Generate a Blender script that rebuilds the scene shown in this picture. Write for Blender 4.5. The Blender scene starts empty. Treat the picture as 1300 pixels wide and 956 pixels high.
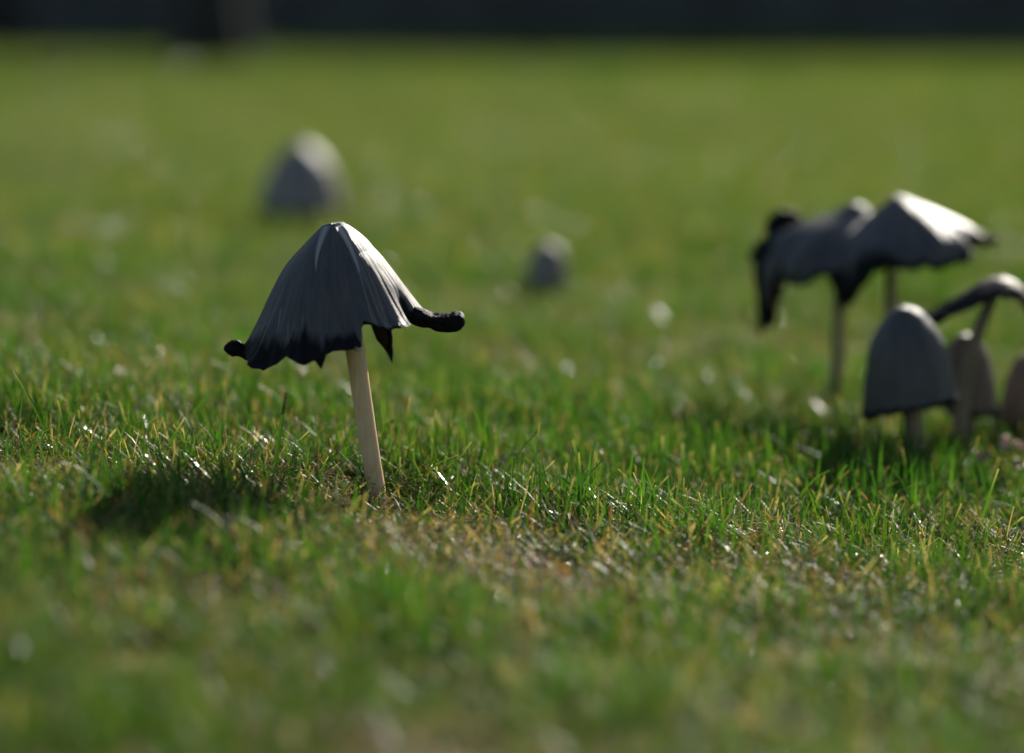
import bpy, math
import numpy as np
from mathutils import Vector, Matrix
R = math.radians
scene = bpy.context.scene
C = scene.collection

# ------------------------------------------------------------------ camera
F_PX = 1300 * 100.0 / 36.0            # focal length in photograph pixels
CAM_H = 0.213
PITCH = math.atan((478 - 7) / F_PX)   # horizon sits at row 7 of the photograph
cam_d = bpy.data.cameras.new('camera')
cam = bpy.data.objects.new('camera', cam_d)
C.objects.link(cam)
cam.location = (0, 0, CAM_H)
cam.rotation_euler = (R(90) - PITCH, 0, 0)
cam_d.lens = 100
cam_d.sensor_width = 36
cam_d.sensor_fit = 'HORIZONTAL'
cam_d.clip_start = 0.01
cam_d.clip_end = 2000
cam_d.dof.use_dof = True
cam_d.dof.focus_distance = 1.222
cam_d.dof.aperture_fstop = 3.6
cam_d.dof.aperture_blades = 0
scene.camera = cam

# ------------------------------------------------------------------ sky and sun
SUN_EL, SUN_AZ = R(26.5), R(25)         # azimuth from +Y (view direction) towards +X
world = bpy.data.worlds.new('World')
scene.world = world
world.use_nodes = True
wn = world.node_tree.nodes
bg = wn['Background']
sky = wn.new('ShaderNodeTexSky')
sky.sky_type = 'NISHITA'
sky.sun_disc = False
sky.sun_elevation = SUN_EL
sky.sun_rotation = SUN_AZ
world.node_tree.links.new(sky.outputs[0], bg.inputs[0])
bg.inputs[1].default_value = 0.072
sun_d = bpy.data.lights.new('sun', 'SUN')
sun_d.energy = 5.0
sun_d.angle = R(0.53)
sun_d.color = (1.0, 0.93, 0.82)
sun = bpy.data.objects.new('sun', sun_d)
C.objects.link(sun)
to_sun = Vector((math.sin(SUN_AZ) * math.cos(SUN_EL), math.cos(SUN_AZ) * math.cos(SUN_EL), math.sin(SUN_EL)))
sun.rotation_euler = to_sun.to_track_quat('Z', 'Y').to_euler()
sun.location = to_sun * 30
vs = scene.view_settings
vs.view_transform = 'Standard'
vs.look = 'None'
vs.exposure = 0.6
vs.gamma = 1.0
cy = scene.cycles
cy.use_denoising = True
cy.max_bounces = 5
cy.diffuse_bounces = 3
cy.glossy_bounces = 3
cy.transmission_bounces = 4
cy.sample_clamp_indirect = 4.0
cy.caustics_reflective = False
cy.caustics_refractive = False

# ------------------------------------------------------------------ helpers
rng = np.random.default_rng(7)

def nd(nt, t, **kw):
    n = nt.nodes.new('ShaderNode' + t)
    for k, v in kw.items():
        setattr(n, k, v)
    return n

def new_mat(name):
    m = bpy.data.materials.new(name)
    m.use_nodes = True
    nt = m.node_tree
    return m, nt, nt.nodes['Principled BSDF'], nt.nodes['Material Output']

def ramp(nt, stops):
    r = nd(nt, 'ValToRGB')
    el = r.color_ramp.elements
    while len(el) < len(stops):
        el.new(0.5)
    for e, (p, c) in zip(el, stops):
        e.position = p
        e.color = (*c, 1)
    return r

def mesh_obj(name, verts, faces, mat, parent=None, attrs=None, smooth=True):
    me = bpy.data.meshes.new(name)
    if isinstance(verts, np.ndarray):
        verts = verts.tolist()
    if isinstance(faces, np.ndarray):
        faces = faces.tolist()
    me.from_pydata(verts, [], faces)
    for k, a in (attrs or {}).items():
        a = np.asarray(a, dtype=np.float32)
        if a.ndim == 1:
            me.attributes.new(k, 'FLOAT', 'POINT').data.foreach_set('value', a)
        else:
            me.attributes.new(k, 'FLOAT_VECTOR', 'POINT').data.foreach_set('vector', a.ravel())
    me.materials.append(mat)
    if smooth:
        me.polygons.foreach_set('use_smooth', [True] * len(me.polygons))
    me.update()
    o = bpy.data.objects.new(name, me)
    C.objects.link(o)
    o.parent = parent
    return o

def tag(o, label, cat, group=None):
    o['label'] = label
    o['category'] = cat
    if group:
        o['group'] = group
    return o

def smooth01(x):
    x = np.clip(x, 0, 1)
    return x * x * (3 - 2 * x)

# the lawn's relief: a low swell on the left at the distance of the mushrooms
def ground_z(x, y):
    x = np.asarray(x, float); y = np.asarray(y, float)
    w = np.exp(-((y - 1.2) / 0.75) ** 2)
    z = -0.034 * np.tanh((x + 0.054) / 0.28) * w
    z = z + 0.0025 * np.sin(x * 31 + 1.3 + 2 * np.sin(y * 9)) * np.sin(y * 27 + 0.6)
    z = z + 0.02 * np.sin(x * 1.1 + 0.5) * np.sin(y * 0.8 + 2) * smooth01((y - 2.5) / 4)
    return z

def ray(px, py):
    d = Vector(((px - 650) / F_PX, 1.0, -(py - 478) / F_PX))
    return Matrix.Rotation(-PITCH, 3, 'X') @ d

def on_ground(px, py):
    d = ray(px, py)
    lo, hi = 0.3, 60.0
    t = lo
    o = Vector((0, 0, CAM_H))
    while t < hi:
        p = o + d * t
        if p.z < float(ground_z(p.x, p.y)):
            break
        t *= 1.004
    a, b = t / 1.004, t
    for _ in range(30):
        m = (a + b) / 2
        p = o + d * m
        if p.z < float(ground_z(p.x, p.y)):
            b = m
        else:
            a = m
    return o + d * b, b        # point, view depth

# ------------------------------------------------------------------ materials
def lawn_ground_mat():
    m, nt, bs, out = new_mat('lawn_soil_and_moss')
    L = nt.links
    geo = nd(nt, 'NewGeometry')
    n1 = nd(nt, 'TexNoise'); n1.inputs['Scale'].default_value = 260; n1.inputs['Detail'].default_value = 6
    n2 = nd(nt, 'TexNoise'); n2.inputs['Scale'].default_value = 1.7; n2.inputs['Detail'].default_value = 5
    L.new(geo.outputs['Position'], n1.inputs['Vector'])
    L.new(geo.outputs['Position'], n2.inputs['Vector'])
    r1 = ramp(nt, [(0.3, (0.018, 0.016, 0.008)), (0.5, (0.045, 0.05, 0.014)), (0.72, (0.11, 0.085, 0.035))])
    L.new(n1.outputs['Fac'], r1.inputs[0])
    # far lawn: the pieces are too small to tell apart, green takes over
    r2 = ramp(nt, [(0.3, (0.05, 0.085, 0.016)), (0.7, (0.085, 0.12, 0.026))])
    L.new(n2.outputs['Fac'], r2.inputs[0])
    sep = nd(nt, 'SeparateXYZ'); L.new(geo.outputs['Position'], sep.inputs[0])
    mr = nd(nt, 'MapRange'); mr.inputs['From Min'].default_value = 3; mr.inputs['From Max'].default_value = 9
    L.new(sep.outputs['Y'], mr.inputs['Value'])
    mx = nd(nt, 'MixRGB'); L.new(mr.outputs[0], mx.inputs[0]); L.new(r1.outputs[0], mx.inputs[1]); L.new(r2.outputs[0], mx.inputs[2])
    L.new(mx.outputs[0], bs.inputs['Base Color'])
    bs.inputs['Roughness'].default_value = 0.95
    bs.inputs['Specular IOR Level'].default_value = 0.08
    b = nd(nt, 'Bump'); b.inputs['Strength'].default_value = 0.8; b.inputs['Distance'].default_value = 0.004
    L.new(n1.outputs['Fac'], b.inputs['Height']); L.new(b.outputs[0], bs.inputs['Normal'])
    return m

def leaf_mat(name, rough, trans, spec=0.5, var=0.25, const=None):
    m, nt, bs, out = new_mat(name)
    L = nt.links
    if const is None:
        at = nd(nt, 'Attribute'); at.attribute_name = 'bcol'
        src = at.outputs['Color']
    else:
        rgb = nd(nt, 'RGB'); rgb.outputs[0].default_value = (*const, 1); src = rgb.outputs[0]
    oi = nd(nt, 'ObjectInfo')
    geo = nd(nt, 'NewGeometry')
    n = nd(nt, 'TexNoise'); n.inputs['Scale'].default_value = 7; n.inputs['Detail'].default_value = 4
    L.new(geo.outputs['Position'], n.inputs['Vector'])
    n2 = nd(nt, 'TexNoise'); n2.inputs['Scale'].default_value = 0.9; n2.inputs['Detail'].default_value = 3
    L.new(geo.outputs['Position'], n2.inputs['Vector'])
    hs = nd(nt, 'HueSaturation')
    mr = nd(nt, 'MapRange'); mr.inputs['To Min'].default_value = 0.485; mr.inputs['To Max'].default_value = 0.515
    L.new(oi.outputs['Random'], mr.inputs['Value']); L.new(mr.outputs[0], hs.inputs['Hue'])
    ad = nd(nt, 'Math', operation='ADD'); L.new(n.outputs['Fac'], ad.inputs[0]); L.new(n2.outputs['Fac'], ad.inputs[1])
    mv = nd(nt, 'MapRange'); mv.inputs['From Min'].default_value = 0.6; mv.inputs['From Max'].default_value = 1.4
    mv.inputs['To Min'].default_value = 1 - var; mv.inputs['To Max'].default_value = 1 + var
    L.new(ad.outputs[0], mv.inputs['Value']); L.new(mv.outputs[0], hs.inputs['Value'])
    L.new(src, hs.inputs['Color'])
    L.new(hs.outputs[0], bs.inputs['Base Color'])
    gl = nd(nt, 'Attribute'); gl.attribute_name = 'gloss'      # a few waxy blades shine
    gr = nd(nt, 'MapRange'); gr.inputs['To Min'].default_value = rough; gr.inputs['To Max'].default_value = 0.22
    L.new(gl.outputs['Fac'], gr.inputs['Value']); L.new(gr.outputs[0], bs.inputs['Roughness'])
    gs = nd(nt, 'MapRange'); gs.inputs['To Min'].default_value = spec; gs.inputs['To Max'].default_value = 0.7
    L.new(gl.outputs['Fac'], gs.inputs['Value']); L.new(gs.outputs[0], bs.inputs['Specular IOR Level'])
    gw = nd(nt, 'Bump'); gw.inputs['Strength'].default_value = 0.8; gw.inputs['Distance'].default_value = 0.0006
    gn = nd(nt, 'TexNoise'); gn.inputs['Scale'].default_value = 380; gn.inputs['Detail'].default_value = 2
    L.new(geo.outputs['Position'], gn.inputs['Vector']); L.new(gn.outputs['Fac'], gw.inputs['Height']); L.new(gw.outputs[0], bs.inputs['Normal'])
    tr = nd(nt, 'BsdfTranslucent')
    tc = nd(nt, 'MixRGB', blend_type='MULTIPLY'); tc.inputs[0].default_value = 1
    L.new(hs.outputs[0], tc.inputs[1]); tc.inputs[2].default_value = (1.22, 1.32, 0.6, 1)
    L.new(tc.outputs[0], tr.inputs[0])
    mx = nd(nt, 'MixShader'); mx.inputs[0].default_value = trans
    L.new(bs.outputs[0], mx.inputs[1]); L.new(tr.outputs[0], mx.inputs[2])
    L.new(mx.outputs[0], out.inputs['Surface'])
    return m

def cap_mat(name, dark, light, warm=(0.30, 0.22, 0.16)):
    m, nt, bs, out = new_mat(name)
    L = nt.links
    fib = nd(nt, 'Attribute'); fib.attribute_name = 'fib'
    ink = nd(nt, 'Attribute'); ink.attribute_name = 'ink'
    spl = nd(nt, 'Attribute'); spl.attribute_name = 'split'
    n1 = nd(nt, 'TexNoise'); n1.inputs['Scale'].default_value = 11; n1.inputs['Detail'].default_value = 7; n1.inputs['Roughness'].default_value = 0.65
    L.new(fib.outputs['Vector'], n1.inputs['Vector'])
    n2 = nd(nt, 'TexNoise'); n2.inputs['Scale'].default_value = 38; n2.inputs['Detail'].default_value = 4
    L.new(fib.outputs['Vector'], n2.inputs['Vector'])
    r1 = ramp(nt, [(0.32, dark), (0.68, light)])
    L.new(n1.outputs['Fac'], r1.inputs[0])
    # hair-thin pale fibres
    r2 = ramp(nt, [(0.60, (0, 0, 0)), (0.72, (1, 1, 1))]); L.new(n2.outputs['Fac'], r2.inputs[0])
    f2 = nd(nt, 'Math', operation='MULTIPLY'); L.new(r2.outputs[0], f2.inputs[0]); f2.inputs[1].default_value = 0.45
    mx1 = nd(nt, 'MixRGB'); L.new(f2.outputs[0], mx1.inputs[0]); L.new(r1.outputs[0], mx1.inputs[1]); mx1.inputs[2].default_value = (*[c * 1.6 for c in light], 1)
    # torn skin shows pale flesh
    mx2 = nd(nt, 'MixRGB'); L.new(spl.outputs['Fac'], mx2.inputs[0]); L.new(mx1.outputs[0], mx2.inputs[1]); mx2.inputs[2].default_value = (0.30, 0.30, 0.30, 1)
    # black ink
    ia = nd(nt, 'Math', operation='ADD'); L.new(ink.outputs['Fac'], ia.inputs[0])
    im = nd(nt, 'MapRange'); im.inputs['From Min'].default_value = 0.3; im.inputs['From Max'].default_value = 0.7
    im.inputs['To Min'].default_value = -0.18; im.inputs['To Max'].default_value = 0.18
    L.new(n1.outputs['Fac'], im.inputs['Value']); L.new(im.outputs[0], ia.inputs[1])
    ir = ramp(nt, [(0.35, (0, 0, 0)), (0.62, (1, 1, 1))]); L.new(ia.outputs[0], ir.inputs[0])
    mx3 = nd(nt, 'MixRGB'); L.new(ir.outputs[0], mx3.inputs[0]); L.new(mx2.outputs[0], mx3.inputs[1]); mx3.inputs[2].default_value = (0.006, 0.0055, 0.006, 1)
    L.new(mx3.outputs[0], bs.inputs['Base Color'])
    rr = nd(nt, 'MapRange'); rr.inputs['To Min'].default_value = 0.48; rr.inputs['To Max'].default_value = 0.62
    L.new(ir.outputs[0], rr.inputs['Value']); L.new(rr.outputs[0], bs.inputs['Roughness'])
    sp = nd(nt, 'MapRange'); sp.inputs['To Min'].default_value = 0.42; sp.inputs['To Max'].default_value = 0.12
    L.new(ir.outputs[0], sp.inputs['Value']); L.new(sp.outputs[0], bs.inputs['Specular IOR Level'])
    b = nd(nt, 'Bump'); b.inputs['Strength'].default_value = 0.8; b.inputs['Distance'].default_value = 0.0008
    ba = nd(nt, 'Math', operation='ADD'); L.new(n1.outputs['Fac'], ba.inputs[0])
    bm = nd(nt, 'Math', operation='MULTIPLY'); L.new(n2.outputs['Fac'], bm.inputs[0]); bm.inputs[1].default_value = 0.5
    L.new(bm.outputs[0], ba.inputs[1])
    L.new(ba.outputs[0], b.inputs['Height']); L.new(b.outputs[0], bs.inputs['Normal'])
    return m

def stem_mat(name, a, b_, sss=0.25):
    m, nt, bs, out = new_mat(name)
    L = nt.links
    tc = nd(nt, 'TexCoord')
    mp = nd(nt, 'Mapping'); mp.inputs['Scale'].default_value = (700, 700, 22)
    L.new(tc.outputs['Object'], mp.inputs['Vector'])
    n = nd(nt, 'TexNoise'); n.inputs['Scale'].default_value = 1; n.inputs['Detail'].default_value = 5
    L.new(mp.outputs[0], n.inputs['Vector'])
    n2 = nd(nt, 'TexNoise'); n2.inputs['Scale'].default_value = 90; n2.inputs['Detail'].default_value = 5
    L.new(tc.outputs['Object'], n2.inputs['Vector'])
    av = nd(nt, 'Math', operation='ADD'); L.new(n.outputs['Fac'], av.inputs[0]); L.new(n2.outputs['Fac'], av.inputs[1])
    r = ramp(nt, [(0.75 / 2, b_), (1.2 / 2, a)])
    hv = nd(nt, 'Math', operation='MULTIPLY'); hv.inputs[1].default_value = 0.5; L.new(av.outputs[0], hv.inputs[0])
    L.new(hv.outputs[0], r.inputs[0])
    L.new(r.outputs[0], bs.inputs['Base Color'])
    bs.inputs['Roughness'].default_value = 0.5
    bs.inputs['Subsurface Weight'].default_value = sss
    bs.inputs['Subsurface Radius'].default_value = (1.0, 0.6, 0.35)
    bs.inputs['Subsurface Scale'].default_value = 0.004
    bp = nd(nt, 'Bump'); bp.inputs['Strength'].default_value = 0.22; bp.inputs['Distance'].default_value = 0.0006
    L.new(n.outputs['Fac'], bp.inputs['Height']); L.new(bp.outputs[0], bs.inputs['Normal'])
    return m

def noise_mat(name, a, b_, scale, rough=0.8, bump=0.3, dist=0.01, spec=0.3):
    m, nt, bs, out = new_mat(name)
    L = nt.links
    tc = nd(nt, 'TexCoord')
    n = nd(nt, 'TexNoise'); n.inputs['Scale'].default_value = scale; n.inputs['Detail'].default_value = 6
    L.new(tc.outputs['Object'], n.inputs['Vector'])
    r = ramp(nt, [(0.35, a), (0.68, b_)]); L.new(n.outputs['Fac'], r.inputs[0])
    L.new(r.outputs[0], bs.inputs['Base Color'])
    bs.inputs['Roughness'].default_value = rough
    bs.inputs['Specular IOR Level'].default_value = spec
    bp = nd(nt, 'Bump'); bp.inputs['Strength'].default_value = bump; bp.inputs['Distance'].default_value = dist
    L.new(n.outputs['Fac'], bp.inputs['Height']); L.new(bp.outputs[0], bs.inputs['Normal'])
    return m

M_GROUND = lawn_ground_mat()
M_GRASS = leaf_mat('grass_blade', 0.42, 0.48, spec=0.24)
M_GRASS_FAR = leaf_mat('grass_blade_far', 0.5, 0.48, spec=0.15, var=0.5)
M_CAP = cap_mat('ink_cap_skin', (0.040, 0.037, 0.035), (0.085, 0.078, 0.073))
M_CAP_PALE = cap_mat('ink_cap_skin_young', (0.13, 0.110, 0.102), (0.27, 0.23, 0.215))
M_CAP_BROWN = cap_mat('ink_cap_skin_brown', (0.11, 0.068, 0.048), (0.24, 0.155, 0.115))
M_GILL = noise_mat('inky_gills', (0.008, 0.007, 0.006), (0.022, 0.018, 0.015), 400, 0.6, 0.5, 0.001, 0.25)
M_STEM = stem_mat('pale_mushroom_stem', (0.74, 0.57, 0.34), (0.62, 0.45, 0.25), 0.6)
M_STEM_BROWN = stem_mat('brownish_mushroom_stem', (0.27, 0.20, 0.13), (0.15, 0.11, 0.07), 0.15)
M_INK = noise_mat('black_ink', (0.004, 0.0035, 0.004), (0.009, 0.008, 0.008), 900, 0.6, 0.7, 0.001, 0.10)
M_FLESH = noise_mat('torn_flesh', (0.35, 0.30, 0.27), (0.55, 0.48, 0.44), 900, 0.5, 0.5, 0.0006)
M_BARK = noise_mat('bark', (0.02, 0.018, 0.016), (0.05, 0.045, 0.04), 30, 0.9, 0.8, 0.02)
M_HEDGE = leaf_mat('hedge_leaf', 0.5, 0.12, const=(0.20, 0.21, 0.21), var=0.3, spec=0.3)
M_HEDGE_CORE = noise_mat('hedge_inside', (0.14, 0.15, 0.15), (0.23, 0.24, 0.24), 5, 0.95, 0.5, 0.05)
M_TREELEAF = leaf_mat('tree_leaf', 0.45, 0.3, const=(0.05, 0.085, 0.025), var=0.3)
M_DRY = leaf_mat('dry_leaf', 0.5, 0.3, const=(0.36, 0.19, 0.10), var=0.3)
M_DRY_PALE = leaf_mat('dry_leaf_pale', 0.45, 0.25, const=(0.62, 0.42, 0.33), var=0.2)
M_DRY_YEL = leaf_mat('dry_leaf_yellow', 0.45, 0.4, const=(0.55, 0.30, 0.06), var=0.2)

# ------------------------------------------------------------------ the lawn: one sheet out to the horizon
def spaced(near, step, far, growth):
    v = [0.0]
    s = step
    while v[-1] < far:
        v.append(v[-1] + s)
        if v[-1] > near:
            s *= growth
    return np.array(v)
xs = spaced(0.8, 0.012, 300, 1.25); xs = np.concatenate([-xs[:0:-1], xs])
ys = spaced(1.9, 0.012, 400, 1.06)
yb = spaced(0.3, 0.1, 200, 1.5)
ys = np.concatenate([-yb[:0:-1], ys])
X, Y = np.meshgrid(xs, ys)
Z = ground_z(X, Y)
nv, nu = X.shape
idx = np.arange(nv * nu).reshape(nv, nu)
faces = np.stack([idx[:-1, :-1], idx[:-1, 1:], idx[1:, 1:], idx[1:, :-1]], -1).reshape(-1, 4)
lawn = mesh_obj('lawn', np.stack([X, Y, Z], -1).reshape(-1, 3), faces, M_GROUND)
lawn['kind'] = 'structure'

# ------------------------------------------------------------------ hedge and trees at the end of the lawn
def leaf_cards(centres, size, rg, squash=1.0):
    n = len(centres)
    a = rg.normal(size=(n, 3)); a /= np.linalg.norm(a, axis=1)[:, None]
    b = rg.normal(size=(n, 3)); b -= a * (a * b).sum(1)[:, None]; b /= np.linalg.norm(b, axis=1)[:, None]
    c = np.cross(a, b)
    s = size * rg.uniform(0.6, 1.3, n)[:, None]
    # a folded leaf: four points round a raised mid rib
    v = np.stack([centres - a * s, centres + b * s * 0.42 + c * s * 0.12, centres + a * s, centres - b * s * 0.42 + c * s * 0.12], 1)
    f = np.arange(n * 4).reshape(n, 4)
    f = np.concatenate([f[:, [0, 1, 2]], f[:, [0, 2, 3]]])
    return v.reshape(-1, 3), f

def tube(path, radii, n=12, wob=0.0, seed=0, cap=True):
    path = np.asarray(path, float); radii = np.asarray(radii, float)
    rg = np.random.default_rng(seed)
    vs_, fs = [], []
    m = len(path)
    tang = np.gradient(path, axis=0)
    tang /= np.linalg.norm(tang, axis=1)[:, None]
    up = np.array([0.0, 1.0, 0.0]) if abs(tang[0][1]) < 0.9 else np.array([1.0, 0, 0])
    ph = rg.uniform(0, 6.28, 6)
    for i in range(m):
        t = tang[i]
        u = np.cross(up, t); u /= np.linalg.norm(u)
        w = np.cross(t, u)
        for k in range(n):
            a = 2 * math.pi * k / n
            r = radii[i] * (1 + wob * (math.sin(3 * a + ph[0] + i * .3) + .6 * math.sin(5 * a + ph[1] - i * .5) + .5 * math.sin(i * 1.7 + ph[2])))
            vs_.append(path[i] + (u * math.cos(a) + w * math.sin(a)) * r)
    for i in range(m - 1):
        for k in range(n):
            k2 = (k + 1) % n
            fs.append([i * n + k, i * n + k2, (i + 1) * n + k2, (i + 1) * n + k])
    if cap:
        fs.append(list(range(n))[::-1]); fs.append(list(range((m - 1) * n, m * n)))
    return np.array(vs_), fs

rg = np.random.default_rng(3)
hedge = bpy.data.objects.new('hedge', None); C.objects.link(hedge)
hedge.location = (0, 15.8, 0)
tag(hedge, 'long dark clipped hedge in shade along the far end of the lawn', 'hedge')
# solid inner mass
hx = np.linspace(-26, 26, 160); hz = np.linspace(-0.05, 2.5, 14)
vv, ff = [], []
for side in (-1, 1):
    base = len(vv)
    for z in hz:
        for x in hx:
            bulge = 0.55 * (1 - 0.25 * (z / 2.5) ** 3) + 0.16 * math.sin(x * 1.3) + 0.10 * math.sin(x * 2.9 + 1) + 0.06 * math.sin(x * 4.3 + z * 3)
            vv.append((x, side * bulge, z))
    for j in range(13):
        for i in range(159):
            a = base + j * 160 + i
            ff.append((a, a + 1, a + 161, a + 160))
nb = 14 * 160
for i in range(159):
    ff.append((13 * 160 + i, 13 * 160 + i + 1, nb + 13 * 160 + i + 1, nb + 13 * 160 + i))
mesh_obj('inner_branches', vv, ff, M_HEDGE_CORE, hedge)
n = 46000
cx = np.clip(rg.normal(0, 9, n), -26, 26)
cz = np.abs(rg.normal(0, 1.2, n)) % 2.6
sd = np.where(rg.random(n) < 0.85, -1, 1)
cyy = sd * (0.55 * (1 - 0.25 * (cz / 2.5) ** 3) + 0.16 * np.sin(cx * 1.3) + 0.10 * np.sin(cx * 2.9 + 1) + 0.06 * np.sin(cx * 4.3 + cz * 3) + rg.uniform(-0.02, 0.16, n))
v, f = leaf_cards(np.stack([cx, cyy, cz], -1), 0.06, rg)
o = mesh_obj('foliage', v, f, M_HEDGE, hedge, smooth=False)
o['kind'] = 'stuff'

def tree(name, label, x, y, r, h, seed):
    rg = np.random.default_rng(seed)
    e = bpy.data.objects.new(name, None); C.objects.link(e)
    e.location = (x, y, float(ground_z(x, y)) - 0.05)
    tag(e, label, 'tree')
    zs = np.linspace(0, h, 16)
    path = np.stack([0.03 * np.sin(zs * 1.3 + seed), 0.03 * np.cos(zs + seed), zs], -1)
    rad = r * (1 - 0.65 * zs / h) + r * 0.55 * np.exp(-zs / 0.09)
    v, f = tube(path, rad, 16, 0.03, seed)
    tk = mesh_obj('trunk', v, f, M_BARK, e)
    crown_c = []
    for k in range(9):
        z0 = h * rg.uniform(0.55, 0.95); a = k * 2.4 + rg.uniform(-.3, .3); ln = h * rg.uniform(0.25, 0.4)
        p0 = np.array([0.03 * math.sin(z0 * 1.3 + seed), 0.03 * math.cos(z0 + seed), z0])
        d = np.array([math.cos(a), math.sin(a), 0.75])
        pts = [p0 + d * ln * q + np.array([0, 0, 0.12 * ln * q * q]) for q in np.linspace(0, 1, 6)]
        v, f = tube(pts, np.linspace(r * 0.35, r * 0.06, 6), 8, 0.03, seed + k)
        mesh_obj('limb', v, f, M_BARK, tk)
        for q in (0.5, 0.75, 1.0):
            crown_c.append(p0 + d * ln * q + rg.normal(0, .12, 3))
    crown_c.append(np.array([0, 0, h]))
    pts = np.concatenate([c + rg.normal(0, 0.2 * h / 3, (260, 3)) for c in crown_c])
    v, f = leaf_cards(pts, 0.055, rg)
    o = mesh_obj('crown', v, f, M_TREELEAF, e, smooth=False)
    o['kind'] = 'stuff'
    return e
p, _ = on_ground(278, 86)
tree('young_tree', 'slim young tree with bare lower trunk standing on the lawn before the hedge', p.x, p.y, 0.115, 3.4, 11)
p, _ = on_ground(2, 68)
tree('old_tree', 'thick dark tree trunk rising from the lawn near the hedge', p.x, p.y, 0.14, 4.2, 23)

# ------------------------------------------------------------------ mushrooms
def cap_surface(k, prof, S, pleats=(), splits=(), ecc=0.0, ecc_a=180.0, W=None, curl=4.0, n=360, m=110, seed=1, rag=2.5, ridge=0.035, th=4.0, apex_dent=0.0, lean=0.0):
    """Bell of a cap in its own frame (origin at the apex, +z up). k: metres per photo pixel; angles run from the right (+x) over the front (-y)."""
    rg = np.random.default_rng(seed)
    al = np.linspace(0, 360, n, endpoint=False)
    def per(tab):
        a = np.array([q[0] % 360 for q in tab], float); v = np.array([q[1] for q in tab], float)
        o = np.argsort(a); a, v = a[o], v[o]
        return np.interp(al, np.concatenate([[a[-1] - 360], a, [a[0] + 360]]), np.concatenate([[v[-1]], v, [v[0]]]))
    Sa = per(S)
    ar = np.radians(al)
    for fq, am in ((17, .9), (29, .8), (47, .7), (83, .6), (131, .45)):
        Sa = Sa + rag * am * 0.5 * np.sin(fq * ar + rg.uniform(0, 6.28))
    for _ in range(26):                                   # little nicks and tears in the margin
        c = rg.uniform(0, 360); w = rg.uniform(0.5, 1.8); d = (al - c + 180) % 360 - 180
        Sa = Sa - rag * rg.uniform(0.5, 2.4) * np.exp(-(d / w) ** 2)
    Wa = per(W) if W else np.full(n, 8.0)
    t = np.linspace(0, 1, m) ** 0.9
    T, A = np.meshgrid(t, ar, indexing='ij')
    AD = np.degrees(A)
    s = T * Sa[None, :]
    ps = np.array([q[0] for q in prof], float); pr = np.array([q[1] for q in prof], float)
    # smooth (Catmull-Rom) profile
    def prof_r(x):
        i = np.clip(np.searchsorted(ps, x, side='right') - 1, 0, len(ps) - 2)
        tg = np.gradient(pr, ps)
        h = ps[i + 1] - ps[i]; u = np.clip((x - ps[i]) / h, 0, 1.6)
        uc = np.clip(u, 0, 1)
        v = (2 * uc**3 - 3 * uc**2 + 1) * pr[i] + (uc**3 - 2 * uc**2 + uc) * h * tg[i] + (-2 * uc**3 + 3 * uc**2) * pr[i + 1] + (uc**3 - uc**2) * h * tg[i + 1]
        return v + np.maximum(u - 1, 0) * h * tg[i + 1]
    r = prof_r(s) * (1 + ecc * np.cos(A - math.radians(ecc_a)) * np.clip(s / 40, 0, 1))
    split = np.zeros_like(r); inkx = np.zeros_like(r)
    dr = np.zeros_like(r)
    smax = float(Sa.mean())
    for fq, am in ((9, 1.0), (14, .8), (23, .7), (37, .55), (61, .35)):
        dr += ridge * am * 0.45 * np.sin(fq * A + rg.uniform(0, 6.28) + 0.4 * np.sin(s / smax * 3)) * np.clip(s / smax, 0, 1) ** 1.4 * r
    for (a0, s0, depth, w, ink_) in pleats:
        d = (AD - a0 + 180) % 360 - 180
        g = np.exp(-(d / w) ** 2) * smooth01((s - s0) / max(smax - s0, 1))
        dr -= depth * g
        inkx = np.maximum(inkx, ink_ * np.exp(-(d / (w * 0.75)) ** 2) * smooth01((s - s0 - 8) / 22))
    for (a0, a1, s0, s1, w0, w1) in splits:               # (angle at start, at end, from, to, half widths in px)
        q = np.clip((s - s0) / (s1 - s0), 0, 1)
        ac = a0 + (a1 - a0) * q
        d = np.radians((AD - ac + 180) % 360 - 180) * np.maximum(r, 6)
        w = w0 + (w1 - w0) * q
        g = np.clip(1.4 - np.abs(d) / np.maximum(w, 0.4), 0, 1) * ((s >= s0) & (s <= s1))
        split = np.maximum(split, g * min(1.0, 0.18 + w0 / 4))
        dr -= 1.3 * g
    r = np.maximum(r + dr, 0.2)
    roll = np.clip((T - 0.88) / 0.12, 0, 1)
    rollw = 0.6 + 0.7 * np.sin(5 * A + seed) * np.sin(3 * A + 2 * seed)
    r_o = r + curl * rollw * roll ** 2
    s_o = s - 0.55 * curl * np.clip(rollw, -0.3, 2) * roll ** 3 - apex_dent * np.exp(-(r / 9) ** 2) * -1
    z = -s_o
    x = r_o * np.cos(A) + lean * s_o; y = -r_o * np.sin(A)
    ink = np.clip(1 - (Sa[None, :] - s) / np.maximum(Wa[None, :], 1) * 0.5, 0, 1)
    ink = np.maximum(ink, inkx)
    fib = np.stack([np.cos(A) * 1.0 + 3, np.sin(A) * 1.0, s / 100 * 0.16 + T * 0.02], -1)
    outer = np.stack([x, y, z], -1) * k
    thick = th * (1 - 0.45 * T)
    xi = np.maximum(r_o - thick, 0.1) * np.cos(A) + lean * s_o; yi = -np.maximum(r_o - thick, 0.1) * np.sin(A); zi = -(s_o + thick * (1 - T) * 0.9 + 0.2)
    inner = np.stack([xi, yi, zi], -1) * k
    V = np.concatenate([outer.reshape(-1, 3), inner.reshape(-1, 3)])
    id_o = np.arange(n * m).reshape(m, n); id_i = id_o + n * m
    nx = np.roll(np.arange(n), -1)
    fo = np.stack([id_o[:-1], id_o[:-1][:, nx], id_o[1:][:, nx], id_o[1:]], -1)[..., ::-1].reshape(-1, 4)
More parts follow.
